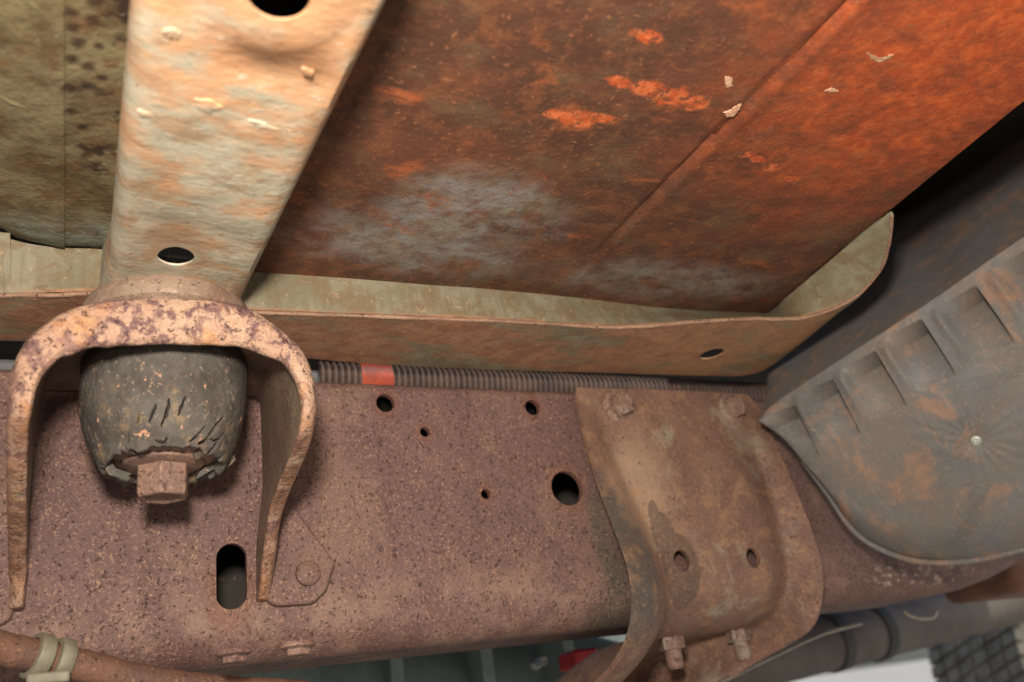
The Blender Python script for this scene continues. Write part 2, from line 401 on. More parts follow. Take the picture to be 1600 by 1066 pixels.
def catmull(pts, k=6):
    pts = [Vector(p) for p in pts]; out = []
    for i in range(len(pts) - 1):
        p0 = pts[max(i - 1, 0)]; p1 = pts[i]; p2 = pts[i + 1]; p3 = pts[min(i + 2, len(pts) - 1)]
        for j in range(k):
            t = j / k
            out.append(.5 * ((2 * p1) + (p2 - p0) * t + (2 * p0 - 5 * p1 + 4 * p2 - p3) * t * t + (3 * p1 - p0 - 3 * p2 + p3) * t ** 3))
    return out + [pts[-1]]
def tube(path, rad, n=18, cap=True):
    rows = []; up = Vector((0, 0, 1))
    for i, p in enumerate(path):
        d = (path[min(i + 1, len(path) - 1)] - path[max(i - 1, 0)]).normalized()
        x = d.cross(up)
        if x.length < .01: x = d.cross(Vector((0, 1, 0)))
        x.normalize(); y = d.cross(x)
        r = rad(i) if callable(rad) else rad
        rows.append([p + (x * math.cos(2 * math.pi * k / n) + y * math.sin(2 * math.pi * k / n)) * r for k in range(n)])
    V, Fc = sheet(rows, True)
    if cap: Fc += [tuple(range(n)), tuple(range(len(V) - n, len(V)))]
    return V, Fc
def join(*parts):
    V, Fc = [], []
    for v, f in parts:
        o = len(V); V += list(v); Fc += [tuple(i + o for i in q) for q in f]
    return V, Fc
def hexbolt(c, d, r, h, fl=None, dome=.15, rot=0):
    """bolt head pointing along d from c, slightly domed, with an optional flange"""
    parts = []; x, y, d = frame_of(d); c = Vector(c); z = 0
    if fl:
        parts.append(lathe(c, d, [(fl[0] * .9, -.001), (fl[0], .0004), (fl[0], fl[1] * .6), (fl[0] * .82, fl[1]), (r * .7, fl[1] * 1.1)], 28)); z = fl[1] * .8
    rows = []
    for rr, hh in ((r, z), (r, z + h * .85), (r * .93, z + h), (r * .72, z + h), (r * .66, z + h - dome * h)):
        rows.append([c + (x * math.cos(math.pi / 3 * i + rot) + y * math.sin(math.pi / 3 * i + rot)) * rr + d * hh for i in range(6)])
    V, Fc = sheet(rows, True); Fc += [tuple(range(6)), tuple(range(24, 30))]
    parts.append((V, Fc)); return join(*parts)
def boxm(lo, hi):
    V = [(x, y, z) for x in (lo[0], hi[0]) for y in (lo[1], hi[1]) for z in (lo[2], hi[2])]
    return V, [(0, 1, 3, 2), (4, 5, 7, 6), (0, 1, 5, 4), (2, 3, 7, 6), (0, 2, 6, 4), (1, 3, 7, 5)]
def bevel(o, wd, seg=3):
    m = o.modifiers.new('b', 'BEVEL'); m.width = wd; m.segments = seg; m.limit_method = 'ANGLE'; return o
def nz(x, y, z, s, amp): return mnoise.noise(Vector((x * s, y * s, z * s))) * amp
def lerp_tab(tab, x):
    if x <= tab[0][0]: return tab[0][1]
    for (a, b), (c, d) in zip(tab, tab[1:]):
        if x <= c: return b + (d - b) * (x - a) / (c - a)
    return tab[-1][1]
def flake(name, px, plane, mat, parent, thick=.0012, k=3):
    """an irregular crust flake from its outline on a surface"""
    pts = [plane(u, v) for u, v in px]
    lst = []
    for i in range(len(pts)):
        a, b = pts[i], pts[(i + 1) % len(pts)]
        for j in range(k):
            p = a.lerp(b, j / k); lst.append(p + Vector((random.uniform(-1, 1), random.uniform(-1, 1), 0)) * (b - a).length * .07)
    n = len(lst); c = sum(lst, Vector()) / n
    d = Vector((0, 0, -1))
    V = [p - d * .001 for p in lst] + [c.lerp(p, .82) + d * thick * random.uniform(.5, 1) for p in lst] + [c.lerp(p, .4) + d * thick * random.uniform(.7, 1.3) for p in lst] + [c + d * thick]
    Fc = [(i, (i + 1) % n, n + (i + 1) % n, n + i) for i in range(n)] + [(n + i, n + (i + 1) % n, 2 * n + (i + 1) % n, 2 * n + i) for i in range(n)] + [(2 * n + i, 2 * n + (i + 1) % n, 3 * n) for i in range(n)]
    return mk(name, V, Fc, mat, parent)


# ------------------------------------------------------------------ setting
g = mk('ground', [(-400, -400, 0), (400, -400, 0), (400, 400, 0), (-400, 400, 0)], [(0, 1, 2, 3)], 'concrete', smooth=False)
g['kind'] = 'structure'

# ------------------------------------------------------------------ chassis rail
rail = thing('chassis_rail', 'long rusty purple-brown box section chassis rail with punched holes', 'chassis rail', (.3, YW + .045, H + .046))
def rail_dz(X): 
    t = max(0, X - .62); return t * t * 1.05 if t < .4 else .168 + (t - .4) * .84
def rail_ring(X, ins):
    y0, y1, z0, z1 = YW + ins, YW + .092 - ins, H + .046 + ins, H + .2125 - ins
    dz = rail_dz(X); rb = max(.020 - ins, .004); rt = max(.006 - ins, .003); P = []
    for (cy, cz, r, a0) in ((y0 + rb, z0 + rb, rb, 180), (y1 - rb, z0 + rb, rb, 270), (y1 - rt, z1 - rt, rt, 0), (y0 + rt, z1 - rt, rt, 90)):
        for k in range(7):
            a = R(a0 + 15 * k); P.append(Vector((X, cy + r * math.cos(a), cz + r * math.sin(a) + dz)))
    return P
xs = [-.9, -.4, 0, .3, .5] + [.56 + .04 * i for i in range(20)]
outer = [rail_ring(x, 0) for x in xs]; inner = [rail_ring(x, .0045) for x in xs]
Vo, Fo = sheet(outer, True); Vi, Fi = sheet(inner, True)
V, Fc = join((Vo, Fo), (Vi, Fi)); nO = len(Vo); n = 28
for base in (0, (len(xs) - 1) * n):
    for j in range(n):
        a, b = base + j, base + (j + 1) % n; Fc.append((a, b, nO + b, nO + a))
ro = mk('rail_channel', V, Fc, 'rail', rail); ro.data.materials.append(M['dark_body'])
for q in ro.data.polygons:
    if all(i >= nO for i in q.vertices): q.material_index = 1  # rail interior coloured dark, shade of the holes put into the material
cut = []
def wc(u, v, r, sx=1): cut.append(cutter(onY(u, v, YW), (0, 1, 0), circ(r, 28, sx), .012))
wc(602, 630, .0062); wc(832, 637, .0058); wc(664, 675, .0034); wc(759, 772, .0034); wc(886, 763, .0122)
sc_ = onY(362, 900, YW); o_ = []
a_, b_ = frame_of((0, 1, 0))[:2]
for k in range(28):
    a = 2 * math.pi * k / 28; vx, vz = .0083 * math.cos(a), .0083 * math.sin(a) + (.0098 if math.sin(a) > 0 else -.0098)
    w3 = Vector((vx, 0, vz)); o_.append((w3.dot(a_), w3.dot(b_)))
cut.append(cutter(sc_, (0, 1, 0), o_, .012))
for u, v in ((675, 1003), (812, 992)):
    c = onZ(u, v, H + .046); cut.append(cutter(c, (0, 0, 1), circ(.0055, 20), .012))
bake(ro, cut)
for (u, v, r) in ((365, 1040, .0085), (465, 1028, .0085)):
    c = onZ(u, v, H + .040); c.z = H + .0462
    mk('flange_bolt', *hexbolt(c, (0, 0, -1), r * .72, .0035, (r, .002), .1), 'rail', rail)
mk('rail_stub', *boxm((.45, YW + .02, H + .2), (.52, YW + .06, H + .215)), 'rail', rail) if False else None

# ------------------------------------------------------------------ body mount bracket
br = thing('body_mount_bracket', 'heavy pitted rusty arch bracket standing off the chassis rail', 'bracket', (.034, YW, H + .075))
XL, XR = -.0315, .0978
ctl = []
for u, v in ((19, 990), (14, 920), (10, 850), (7, 780), (6, 706)): p = onX(u, v, XL); p.y = min(p.y, YW - .012); ctl.append(p)
for u, v in ((6, 640), (9, 590), (20, 550), (46, 511), (98, 477), (150, 461), (236, 453), (338, 459), (392, 472), (440, 502), (480, 541), (498, 586), (502, 637)): ctl.append(onY(u, v, .38))
for u, v in ((497, 671), (484, 708), (459, 763), (445, 807), (438, 858), (431, 909), (426, 938)): p = onX(u, v, XR); p.y = min(max(p.y, .38), YW - .007); ctl.append(p)
WT = [(4, .007), (5, .009), (6, .0115), (7, .0145), (8, .018), (9, .0215), (10, .024), (11, .0252), (12, .025), (13, .0235), (14, .019), (15, .0135), (16, .010), (17, .008), (18, .007)]
cont = catmull(ctl, 6); NB = len(cont); rows = []
cxz = Vector((.033, 0, H + .13))
for i, p in enumerate(cont):
    t = (cont[min(i + 1, NB - 1)] - cont[max(i - 1, 0)]); t.y = 0; t.normalize()
    nrm = Vector((t.z, 0, -t.x))
    if nrm.dot(Vector((cxz.x - p.x, 0, cxz.z - p.z))) < 0: nrm = -nrm
    top = max(0, min(1, (p.z - (H + .150)) / .05)); top = top * top * (3 - 2 * top)
    rag = nz(p.x, p.y, p.z, 140, .0009) + nz(p.x, p.y, p.z, 420, .0006)
    th = .0082; wl = max(th, lerp_tab(WT, i / 6)) + rag * .5
    yf = p.y + nz(p.x, 3, p.z, 90, .0012)
    prof = [(0, YW + .001), (0, yf + .012), (.0007, yf + .006), (.003, yf + .0015), (.0065, yf), (max(wl * .55, .0065), yf + .0002), (wl, yf + .0006 + rag * .5), (wl + .0005, yf + .004), (wl, yf + .0075), (th, yf + .0095), (th, yf + .03), (th, YW + .001)]
    rw = []
    for (nn, yy) in prof:
        q = Vector((p.x, min(yy, YW + .001), p.z)) + nrm * nn
        if 5 * 6 <= i <= 17 * 6:                       # the pressing squares off towards the rail
            kb = max(0, min(1, (q.y - yf - .008) / max(YW - yf - .012, .01)))
            u_, v_ = (p.x - .0332) / .0646, (p.z - (H + .144)) / .058
            sq = max(abs(u_), v_, .2); kb *= .9
            q.x += (.0332 + u_ / sq * .0646 - p.x) * kb; q.z += (H + .144 + max(v_, 0) / sq * .058 - p.z) * kb * (1 if v_ > 0 else 0)
        rw.append(q + Vector((0, nz(q.x, q.y, q.z, 260, .0004), 0)))
    rows.append(rw)
V, Fc = sheet(rows, True); n = len(rows[0]); Fc += [tuple(range(n)), tuple(range(len(V) - n, len(V)))]
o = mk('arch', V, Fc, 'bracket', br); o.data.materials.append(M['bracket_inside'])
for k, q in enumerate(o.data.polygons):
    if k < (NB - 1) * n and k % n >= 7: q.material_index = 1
mod_sub(o, 1)
def foot(X0, X1, zt, zb, name):
    y0, y1 = YW - .0060, YW + .001; s = 1 if X1 > X0 else -1
    out = [(X0, zt), (X0 + s * .006, zt), (X0 + s * .018, zt - .03), (X1 - s * .003, zt - .058), (X1, zb + .022), (X1 - s * .006, zb + .007), (X1 - s * .014, zb), (X0 + s * .006, zb), (X0 + s * .001, zb + .003), (X0, zb + .008)]
    V = [(x, y0, z) for x, z in out] + [(x, y1, z) for x, z in out]; n = len(out)
    o = mk(name, V, [tuple(range(n)), tuple(range(n, 2 * n))] + [(i, (i + 1) % n, n + (i + 1) % n, n + i) for i in range(n)], 'rail', br); bevel(o, .0018, 3); return o
fr = foot(XR - .004, XR + .036, H + .158, H + .0735, 'foot_flange'); foot(XL + .004, XL - .034, H + .158, H + .0735, 'foot_flange')
c = onY(480, 897, YW - .0055)
mk('rivet', *lathe(c, (0, -1, 0), [(.0105, -.001), (.0105, .001), (.0072, .0014), (.0068, .004), (.005, .0055), (.001, .006)], 24), 'rail', br)
# seat the bracket's top plate wraps round the bush: an upper cup washer
mk('top_washer', *lathe((.0345, .44, H + .192), (0, 0, 1), [(.052, .0), (.054, .004), (.053, .009), (.044, .011)], 48), 'pad', br)

# ------------------------------------------------------------------ rubber body mount
AXB = Vector((.0345, .44, 0))
bush = thing('body_mount_bushing', 'black cracked rubber body mount with torn lower rim under the arch', 'bushing', (AXB.x, AXB.y, H + .122))
prof = [(H + .199, .0396), (H + .194, .0397), (H + .189, .0398), (H + .184, .0398), (H + .176, .0397), (H + .168, .0393), (H + .1625, .0389), (H + .154, .0370), (H + .146, .0343), (H + .139, .0312), (H + .132, .0275)]
prof = [(z, r) for z, r in reversed(prof)]

cr = []
def crack(pts, wd, dp):
    q = []
    for u, v in pts:
        r = ray(u, v); r2 = Vector((r.x, r.y, 0)); oc = Vector((-AXB.x, -AXB.y, 0))
        a = r2.dot(r2); b = 2 * r2.dot(oc); cc = oc.dot(oc) - .0385 ** 2; t = (-b - math.sqrt(max(b * b - 4 * a * cc, 0))) / (2 * a)
        p = CAM + r * t; q.append(p)
    cr.append((q, wd, dp))
for pts, wd, dp in (([(243, 630), (237, 642), (231, 655)], .0005, .005), ([(264, 622), (263, 637), (258, 648), (252, 660)], .0006, .006), ([(290, 620), (285, 634), (281, 645)], .0005, .005),
                    ([(354, 650), (345, 666), (338, 680), (325, 686)], .0007, .007), ([(329, 662), (318, 675), (307, 682)], .0004, .004), ([(178, 645), (177, 655)], .0005, .004), ([(212, 648), (210, 656)], .0004, .004),
                    ([(340, 679), (352, 683), (360, 682)], .0004, .004), ([(362, 674), (355, 695), (346, 706)], .0008, .007), ([(180, 690), (170, 704), (160, 714)], .0008, .007), ([(262, 675), (255, 682), (240, 680)], .0004, .004), ([(190, 672), (186, 684)], .0004, .004)): crack(pts, wd, dp)
ztab = [(z, r) for z, r in prof]
import numpy as np
AN = [math.pi + math.pi * k / 560 for k in range(560)] + [math.pi * k / 100 for k in range(100)]   # finer towards the cracked side
NA, NZ = len(AN), 230
P = np.zeros((NZ + 1, NA, 3)); OUT = np.zeros((NZ + 1, NA, 3))
for ia, a in enumerate(AN):
    ca, sa = math.cos(a), math.sin(a)
    jag = nz(ca * 1.6, sa * 1.6, 0, 2.4, .006) + nz(ca, sa, 1, 9, .0022) + nz(ca, sa, 2, 20, .0008)
    zb = H + .1335 + .0035 * max(0, -sa) + jag * .5
    for iz in range(NZ + 1):
        zz = zb + (H + .199 - zb) * iz / NZ
        r = lerp_tab(ztab, zz) if zz > ztab[0][0] else ztab[0][1] - (ztab[0][0] - zz) * .6
        r += nz(ca * 2.4, sa * 2.4, zz * 60, 1, .0006) + nz(ca * 12, sa * 12, zz * 300, 1, .0002)
        P[iz, ia] = (AXB.x + ca * r, AXB.y + sa * r, zz); OUT[iz, ia] = (ca, sa, 0)
dsp = np.zeros((NZ + 1, NA))
TH = np.array([a if a < math.pi * 1.75 else a - 0 for a in AN])
U2 = np.stack([np.broadcast_to(TH * .038, (NZ + 1, NA)), P[..., 2]], axis=2)
for q, wd, dp in cr:
    q2 = []
    for p in catmull(q, 4):
        th = math.atan2(p.y - AXB.y, p.x - AXB.x) % (2 * math.pi); q2.append(np.array([th * .038 + nz(p.x, p.y, p.z, 500, .0006), p.z]))
    nq = len(q2)
    for k, (A_, B_) in enumerate(zip(q2, q2[1:])):
        ab = B_ - A_
        t = np.clip(((U2 - A_) @ ab) / (ab @ ab), 0, 1); d = np.linalg.norm(U2 - A_ - t[..., None] * ab, axis=2)
        we = wd * 1.15 * (.35 + .65 * math.sin(math.pi * (k + .5) / (nq - 1)))
        dsp = np.maximum(dsp, dp * np.exp(-(d / we) ** 4))
P -= OUT * dsp[..., None]
rows = [[Vector(v) for v in rw] for rw in P.tolist()]
inn = [[AXB + Vector(((p - AXB).x * s, (p - AXB).y * s, p.z + dz)) for p in rows[0]] for s, dz in ((.84, .010), (.88, .002), (.95, -.0003))]
V, Fc = sheet(inn + rows, True)
mk('rubber_body', V, Fc, 'rubber', bush, angle=60)
# torn shreds hanging off the rim
def shred(pts, Y, seed):
    random.seed(seed); P = [onY(u, v, Y) for u, v in pts]; n = len(P); V = []
    for k, p in enumerate(P): V.append(p + Vector((0, random.uniform(-.002, .002), 0)))
    V += [p + Vector((random.uniform(-.001, .001), .0045, random.uniform(0, .002))) for p in V[:n]]
    return V, [tuple(range(n)), tuple(range(n, 2 * n))] + [(i, (i + 1) % n, n + (i + 1) % n, n + i) for i in range(n)]
mk('torn_shred', *shred([(160, 712), (170, 716), (182, 734), (206, 742), (190, 746), (170, 741), (164, 730)], .437, 2), 'rubber', bush)
mk('torn_shred', *shred([(330, 722), (350, 712), (364, 708), (369, 718), (352, 734), (343, 729), (322, 741), (306, 748), (312, 738)], .446, 3), 'rubber', bush)
random.seed(11)
# rusty cup washer and the flange bolt
mk('cup_washer', *lathe(AXB + Vector((0, 0, H + .1455)), (0, 0, -1), [(.030, -.004), (.0295, .001), (.0265, .0055), (.0215, .008), (.012, .0085)], 48), 'bolt', bush)
bo = mk('mounting_bolt', *hexbolt(AXB + Vector((0, 0, H + .1375)), (0, 0, -1), .0128, .0160, (.0190, .003), .12, R(10)), 'bolt', bush); bevel(bo, .0007, 2)

# ------------------------------------------------------------------ cab underbody
cab = thing('cab_underbody', 'rusted truck cab floor underside with crossmember, sill and orange crust', 'truck underbody', (.2, .2, H + .22))
# sill: wall hanging from the floor, lip, and the underside running inboard
pairs = [((-900, 465), (-900, 375), (-900, 522)), ((-60, 462), (-60, 362), (-60, 528)), ((0, 461), (0, 371), (0, 530)), ((50, 461), (50, 383), (50, 531)), ((100, 460), (100, 389), (100, 532)), ((165, 460), (165, 392), (165, 534)), ((280, 474), (280, 408), (280, 541)),
         ((385, 487), (395, 425), (385, 549)), ((450, 490), (460, 429), (450, 555)), ((600, 495), (600, 437), (600, 568)), ((800, 503), (800, 455), (800, 577)), ((950, 511), (950, 472), (950, 581)), ((1020, 509), (1025, 481), (1010, 583)), ((1090, 503), (1100, 487), (1075, 585)),
         ((1161, 499), (1175, 490), (1120, 586)), ((1205, 499), (1203, 490), (1158, 586)), ((1250, 498), (1228, 468), (1188, 579)), ((1296, 485), (1258, 441), (1214, 564)), ((1330, 468), (1290, 413), (1254, 533)), ((1352, 450), (1318, 389), (1300, 495)), ((1377, 418), (1345, 366), (1352, 452)), ((1389, 380), (1368, 348), (1384, 386)), ((1394, 338), (1392, 331), (1393, 341))]
n = len(pairs); lipc, fc_, lw = [], [], []
for i, (a, b, c) in enumerate(pairs):
    k = max(0, (i - (n - 7)) / 6); zl = ZL + k * k * .023
    lipc.append(onZ(*a, zl)); fc_.append(onZ(*b, ZF + .001)); lw.append(onZ(*c, zl + .0005))
lipc, fc_, lw = catmull(lipc, 5), catmull(fc_, 5), catmull(lw, 5)
for q in lipc: q.z += nz(q.x, 0, 5, 18, .0006)
rows = [fc_, [a.lerp(b, .3) for a, b in zip(fc_, lipc)], [a.lerp(b, .7) for a, b in zip(fc_, lipc)], [a.lerp(b, .96) for a, b in zip(fc_, lipc)]]
o = mk('sill_wall', *sheet(rows), 'sill', cab); mod_solid(o, .0022, 0); bake(o)
rows = [[a.lerp(b, t) + Vector((0, 0, -.0004 + .003 * (t > .9) * 0)) for a, b in zip(lipc, lw)] for t in (0, .03, .3, .7, .97, 1)]
rows.append([p + Vector((0, .004, .012)) for p in lw])
o = mk('sill_underside', *sheet(rows), 'sill', cab); mod_solid(o, .0010, 0)
hc = onZ(1112, 552, ZL); bake(o, [cutter(hc, (0, 0, 1), [(a * 1.15, b) for a, b in circ(.0085, 24)], .006)], use_self=True)
# weld lip along the fold, its bright highlight painted in as pale rust
lp = [p + Vector((0, 0, nz(p.x, 1, 1, 80, .0006))) for p in lipc]
mk('lip_seam', *tube(lp, lambda i: .0012 + nz(i, 0, 0, .7, .0004), 8), 'lip', cab)

# right-hand floor pan with a pressed swage line
def front_edge(X):
    best = None
    for a, b in zip(fc_, fc_[1:]):
        if a.x <= X <= b.x: return a.y + (b.y - a.y) * (X - a.x) / (b.x - a.x)
    return .43
XS = [.066 + (.4 - .066) * i / 90 for i in range(91)] + [.4 + .05 * i / 14 for i in range(1, 15)]
XS = sorted(set(XS + [.271 + d * .0012 for d in range(-8, 9)]))
YT = [0, .004, .01, .02, .04] + [.06 + .03 * i for i in range(12)] + [.43, .46]
edge_tab = [(-.6, .418), (.195, .4193), (.296, .4328), (.36, .443), (.43, .4535), (.5, .455)]
rows = []
for t in YT:
    rw = []
    for X in XS:
        Xn = (X - .066) / (.45 - .066)
        Y0 = .441 + (.4305 - .441) * Xn
        Y0 = front_edge(X) + .004 if X < .452 else .4325
        Y = Y0 - t
        Xe = lerp_tab(edge_tab, Y); Xr = .066 + Xn * (Xe - .066)
        z = ZF + nz(Xr, Y, 0, 9, .0022) + nz(Xr, Y, 3, 40, .0004)
        sw = math.exp(-((Xr - (.271 - .02 * max(0, Y - .39) / .02 * (Y > .39))) / .0022) ** 2) * max(0, min(1, (.425 - Y) / .08))
        z += sw * .0024 - math.exp(-((Xr - .2765) / .003) ** 2) * .0012 * max(0, min(1, (.425 - Y) / .08))
        sw2 = math.exp(-((Xr - .145 - (.41 - Y) * .05) / .0015) ** 2) * (1 if .33 < Y < .43 else 0); z += sw2 * .001
        k = max(0, (Xn - .93) / .07); z += k * k * .0025
        rw.append(Vector((Xr, Y, z)))
    e = rw[-1]; rw.append(e + Vector((.004, 0, .012))); rw.append(e + Vector((.005, 0, .09)))
    rows.append(rw)
pan = mk('floor_pan', *sheet(rows), 'floor', cab)
pf = lambda u, v: onZ(u, v, ZF - .0005)
random.seed(5)
for px in ([(1352, 78), (1362, 88), (1376, 90), (1400, 84), (1392, 92), (1374, 98), (1358, 92)], [(1132, 118), (1142, 118), (1146, 134), (1136, 138), (1131, 130)],
           [(1128, 176), (1140, 172), (1158, 160), (1160, 166), (1146, 184), (1134, 184)], [(1286, 142), (1300, 136), (1312, 142), (1298, 144)]):
    flake('crust_flake', px, pf, 'tan_flake', pan, .0005, 8)

# left-hand floor, two overlapped sheets
for (xa, xb, zz, nm) in ((-.6, -.0165, ZF - .0012, 'floor_sheet'), (-.019, .02, ZF, 'floor_sheet')):
    rows = []
    for t in [0, .004, .01, .02, .035] + [.05 + .02 * i for i in range(16)] + [.42, .46]:
        rw = []
        for i in range(41):
            X = xa + (xb - xa) * i / 40 if nm != 'x' else 0
            if xa < -.5: X = xa + (xb - xa) * (1 - (1 - i / 40) ** 2.2)
            Y = front_edge(X) + .004 - t
            z = zz + nz(X, Y, 7, 24, .0035) + nz(X, Y, 1, 70, .0012) + .006 * math.exp(-(t / .008) ** 2)
            rw.append(Vector((X, Y, z)))
        rows.append(rw)
    o = mk(nm, *sheet(rows), 'left_floor', cab); mod_solid(o, .0016, 0)
cp = catmull([onZ(u, v, ZF - .003) for u, v in ((-20, 140), (0, 149), (18, 160), (45, 167), (86, 172))], 6)
mk('sealer_bead', *tube(cp, lambda i: .0009 - abs(i - 12) * .00004, 8), 'left_floor', cab)

# crossmember: pressed channel with rounded shoulders and dimples round the holes
rows = []; YY = [-.03, .02, .06, .1] + [.13 + .33 * i / 64 for i in range(65)]
for Y in YY:
    xl = .0042 - max(0, Y - .40) * .1; xr = .0915 - (Y - .0) * .0515 if Y > 0 else .0915
    if Y < .2: xr = .0811 + (.2 - Y) * .02
    prof = [(.0006, .036), (.0003, .018), (0, .0090), (.0013, .0033), (.0042, .0006)]
    rw = [Vector((xl + a, Y, ZC + b)) for a, b in prof]
    N = 30
    for i in range(N + 1):
        f = i / N; X = xl + .008 + (xr - xl - .016) * f
        z = nz(X, Y, 2, 30, .0012) + nz(X, Y, 9, 110, .0005)
        d2 = math.hypot((X - .0466) / .026, (Y - .200) / .034); z += -.004 * (1 - min(1, d2)) ** .5 if d2 < 1 else 0
        z += .0022 * math.exp(-(((Y - .243) / .009) ** 2)) * math.exp(-((X - .05) / .02) ** 2)
        d3 = math.hypot((X - .0323) / .018, (Y - .378) / .026); z += .0022 * math.exp(-d3 * d3)
        z += .0015 * math.exp(-(((Y - .352 - (X - .03) ** 2 * 6) / .004) ** 2)) * math.exp(-((X - .034) / .025) ** 2)
        z += max(0, Y - .425) ** 2 * 6
        rw.append(Vector((X, Y, ZC + z * (1 if 0 < i < N else .3))))
    rw += [Vector((xr - a, Y, ZC + b)) for a, b in reversed(prof)]
    rows.append(rw)
e = rows[-1]; rows.append([Vector((p.x, .470, max(p.z, ZC + .004))) for p in e]); rows.append([Vector((p.x, .474, max(p.z, ZC + .03))) for p in e])
o = mk('crossmember', *sheet(rows), 'cross', cab); mod_solid(o, .0010, 0)
h1 = onZ(275, 398, ZC + .002); h2 = onZ(436, -6, ZC - .003)
bake(o, [cutter(h1, (0, 0, 1), circ(.0083, 28), .012), cutter(h2, (0, 0, 1), circ(.0098, 28), .012)])
mk('hole_blocker', *boxm((.008, .392, ZC + .006), (.068, .397, ZC + .029)), 'blocker', cab, smooth=False)  # added black plate that hides the lit sill behind the hole
xm = o; px_ = lambda u, v: onZ(u, v, ZC - .0006); random.seed(3)
for px in ([(250, 48), (268, 42), (284, 50), (282, 60), (262, 60)], [(300, 152), (330, 155), (352, 168), (326, 180), (308, 170)], [(212, 172), (236, 174), (250, 180), (238, 184), (218, 182)], [(385, 186), (420, 194), (462, 206), (440, 208), (400, 198)],
           [(470, 106), (492, 112), (488, 122), (474, 116)]):
    flake('crust_flake', px, px_, 'cross', xm, .0005, 5)
# closing panels: the raised tunnel over the rail, the cab's back and outer rocker
mk('tunnel_panel', *boxm((-.9, .46, H + .335), (1.25, 1.25, H + .345)), 'dark_body', cab, smooth=False)
mk('rocker_panel', *boxm((-.9, -.08, H + .19), (.46, -.02, H + .45)), 'dark_body', cab, smooth=False)
mk('outer_floor', *boxm((-.9, -.05, H + .2665), (.44, .30, H + .27)), 'dark_body', cab, smooth=False)
# insulator pad clamped between bracket and crossmember
mk('mount_pad', *lathe((.0345, .44, H + .1985), (0, 0, 1), [(.040, .0), (.0425, .003), (.0425, .0065), (.0405, .0075), (.0405, .0095), (.043, .011), (.043, .016), (.040, .0225)], 48), 'pad', bush)

# ------------------------------------------------------------------ corrugated conduit
cdn = thing('corrugated_conduit', 'brown corrugated plastic conduit lying along the top of the chassis rail', 'conduit', (.33, .545, H + .213))
NR = 190; x0, x1 = .139, .62; V = []; rows = []
pitch = .0045; seg = 5; npts = int((x1 - x0) / pitch * seg)
path = [Vector((x0 + (x1 - x0) * i / npts, .546, H + .2278 + .0008 * math.sin(i * .004))) for i in range(npts + 1)]
mk('sleeve', *tube(path, lambda i: .0147 if i % seg in (1, 2) else (.0141 if i % seg in (0, 3) else .0121), 20), 'conduit', cdn, angle=80)
tp = [onY(556, 585, .546).x, onY(604, 585, .546).x]
tpath = [Vector((tp[0] + (tp[1] - tp[0]) * i / 8, .546, H + .2278)) for i in range(9)]
mk('tape_wrap', *tube(tpath, lambda i: .0153 + nz(i, 1, 0, .9, .0003), 24), 'tape', cdn)
mk('cable_bundle', *tube([Vector((-.3, .549, H + .226)), Vector((.05, .548, H + .226)), Vector((.16, .546, H + .2278))], .0085, 14), 'band', cdn)

# ------------------------------------------------------------------ bracket bolted over the rail
pl = thing('crossmember_end_bracket', 'brown rusty pressed saddle bracket with curled flanges bolted over the rail', 'bracket', (.42, YW, H + .05))
YP = YW - .006
tab = [  # (L0, yL0), (L1, y), (R1, y), (R0, y)
 (((893, 608), YW - .005), ((910, 609), YP), ((1150, 618), YP), ((1166, 619), YP)),
 (((905, 655), YW - .010), ((930, 655), YP), ((1160, 655), YP), ((1190, 655), YP - .002)),
 (((922, 730), YW - .016), ((956, 728), YP), ((1178, 715), YW - .004), ((1215, 712), YP - .006)),
 (((950, 805), YW - .024), ((990, 800), YP - .001), ((1203, 795), YW - .0035), ((1252, 790), YP - .012)),
 (((978, 875), YW - .031), ((1023, 872), YP - .004), ((1220, 865), YW - .003), ((1284, 872), YP - .019)),
 (((988, 925), YW - .032), ((1035, 922), YP - .006), ((1226, 912), YW - .003), ((1289, 920), YP - .021)),
 (((986, 972), YW - .030), ((1034, 968), YP - .004), ((1226, 942), YP + .004), ((1281, 965), YP - .018)),
 (((972, 1014), YW - .020), ((1014, 1016), YP + .004), ((1212, 978), YP + .020), ((1266, 990), YP - .006)),
 (((948, 1048), YW - .004), ((984, 1052), YP + .020), ((1165, 1020), YP + .045), ((1222, 1014), YP + .015)),
 (((915, 1078), YW + .02), ((945, 1090), YP + .045), ((1110, 1058), YP + .07), ((1160, 1049), YP + .045)),
 (((870, 1105), YW + .06), ((900, 1120), YP + .075), ((1040, 1100), YP + .095), ((1085, 1092), YP + .080))]
rows = []
for r_, (L0, L1, R1, R0) in enumerate(tab):
    l0, l1, r1, r0 = [onY(*p, y) for p, y in (L0, L1, R1, R0)]
    rw = [l0, l0.lerp(l1, .55) + Vector((0, -.004 * (r_ > 1), 0)), l1, l1.lerp(r1, .10), l1.lerp(r1, .25), l1.lerp(r1, .5), l1.lerp(r1, .75), l1.lerp(r1, .86), r1, r1.lerp(r0, .45) + Vector((0, -.0035 * (r_ > 1), 0)), r0]
    for k in range(3, 8):
        if r_ <= 5: rw[k].y = YP - ((.0018 if 3 < k < 7 else 0) + (.006 if 3 <= k <= 7 and r_ > 1 else 0))
        elif r_ == 6: rw[k] = Vector((rw[k].x, YW + .012, H + .0415))
        elif r_ == 7: rw[k] = Vector((rw[k].x, YW + .05, H + .0405))
        elif r_ == 8: rw[k] = Vector((rw[k].x, YW + .085, H + .0405))
        else: rw[k] = Vector((rw[k].x, YW + .095 + .03 * (r_ - 8), H + .039 - .012 * (r_ - 8)))
    if r_ == 5:
        for k in range(3, 8): rw[k] = Vector((rw[k].x, YP - .007, H + .060))
    rows.append(rw)
o = mk('saddle_plate', *sheet(rows), 'plate', pl); mod_sub(o, 3); mod_solid(o, .0035, 1)
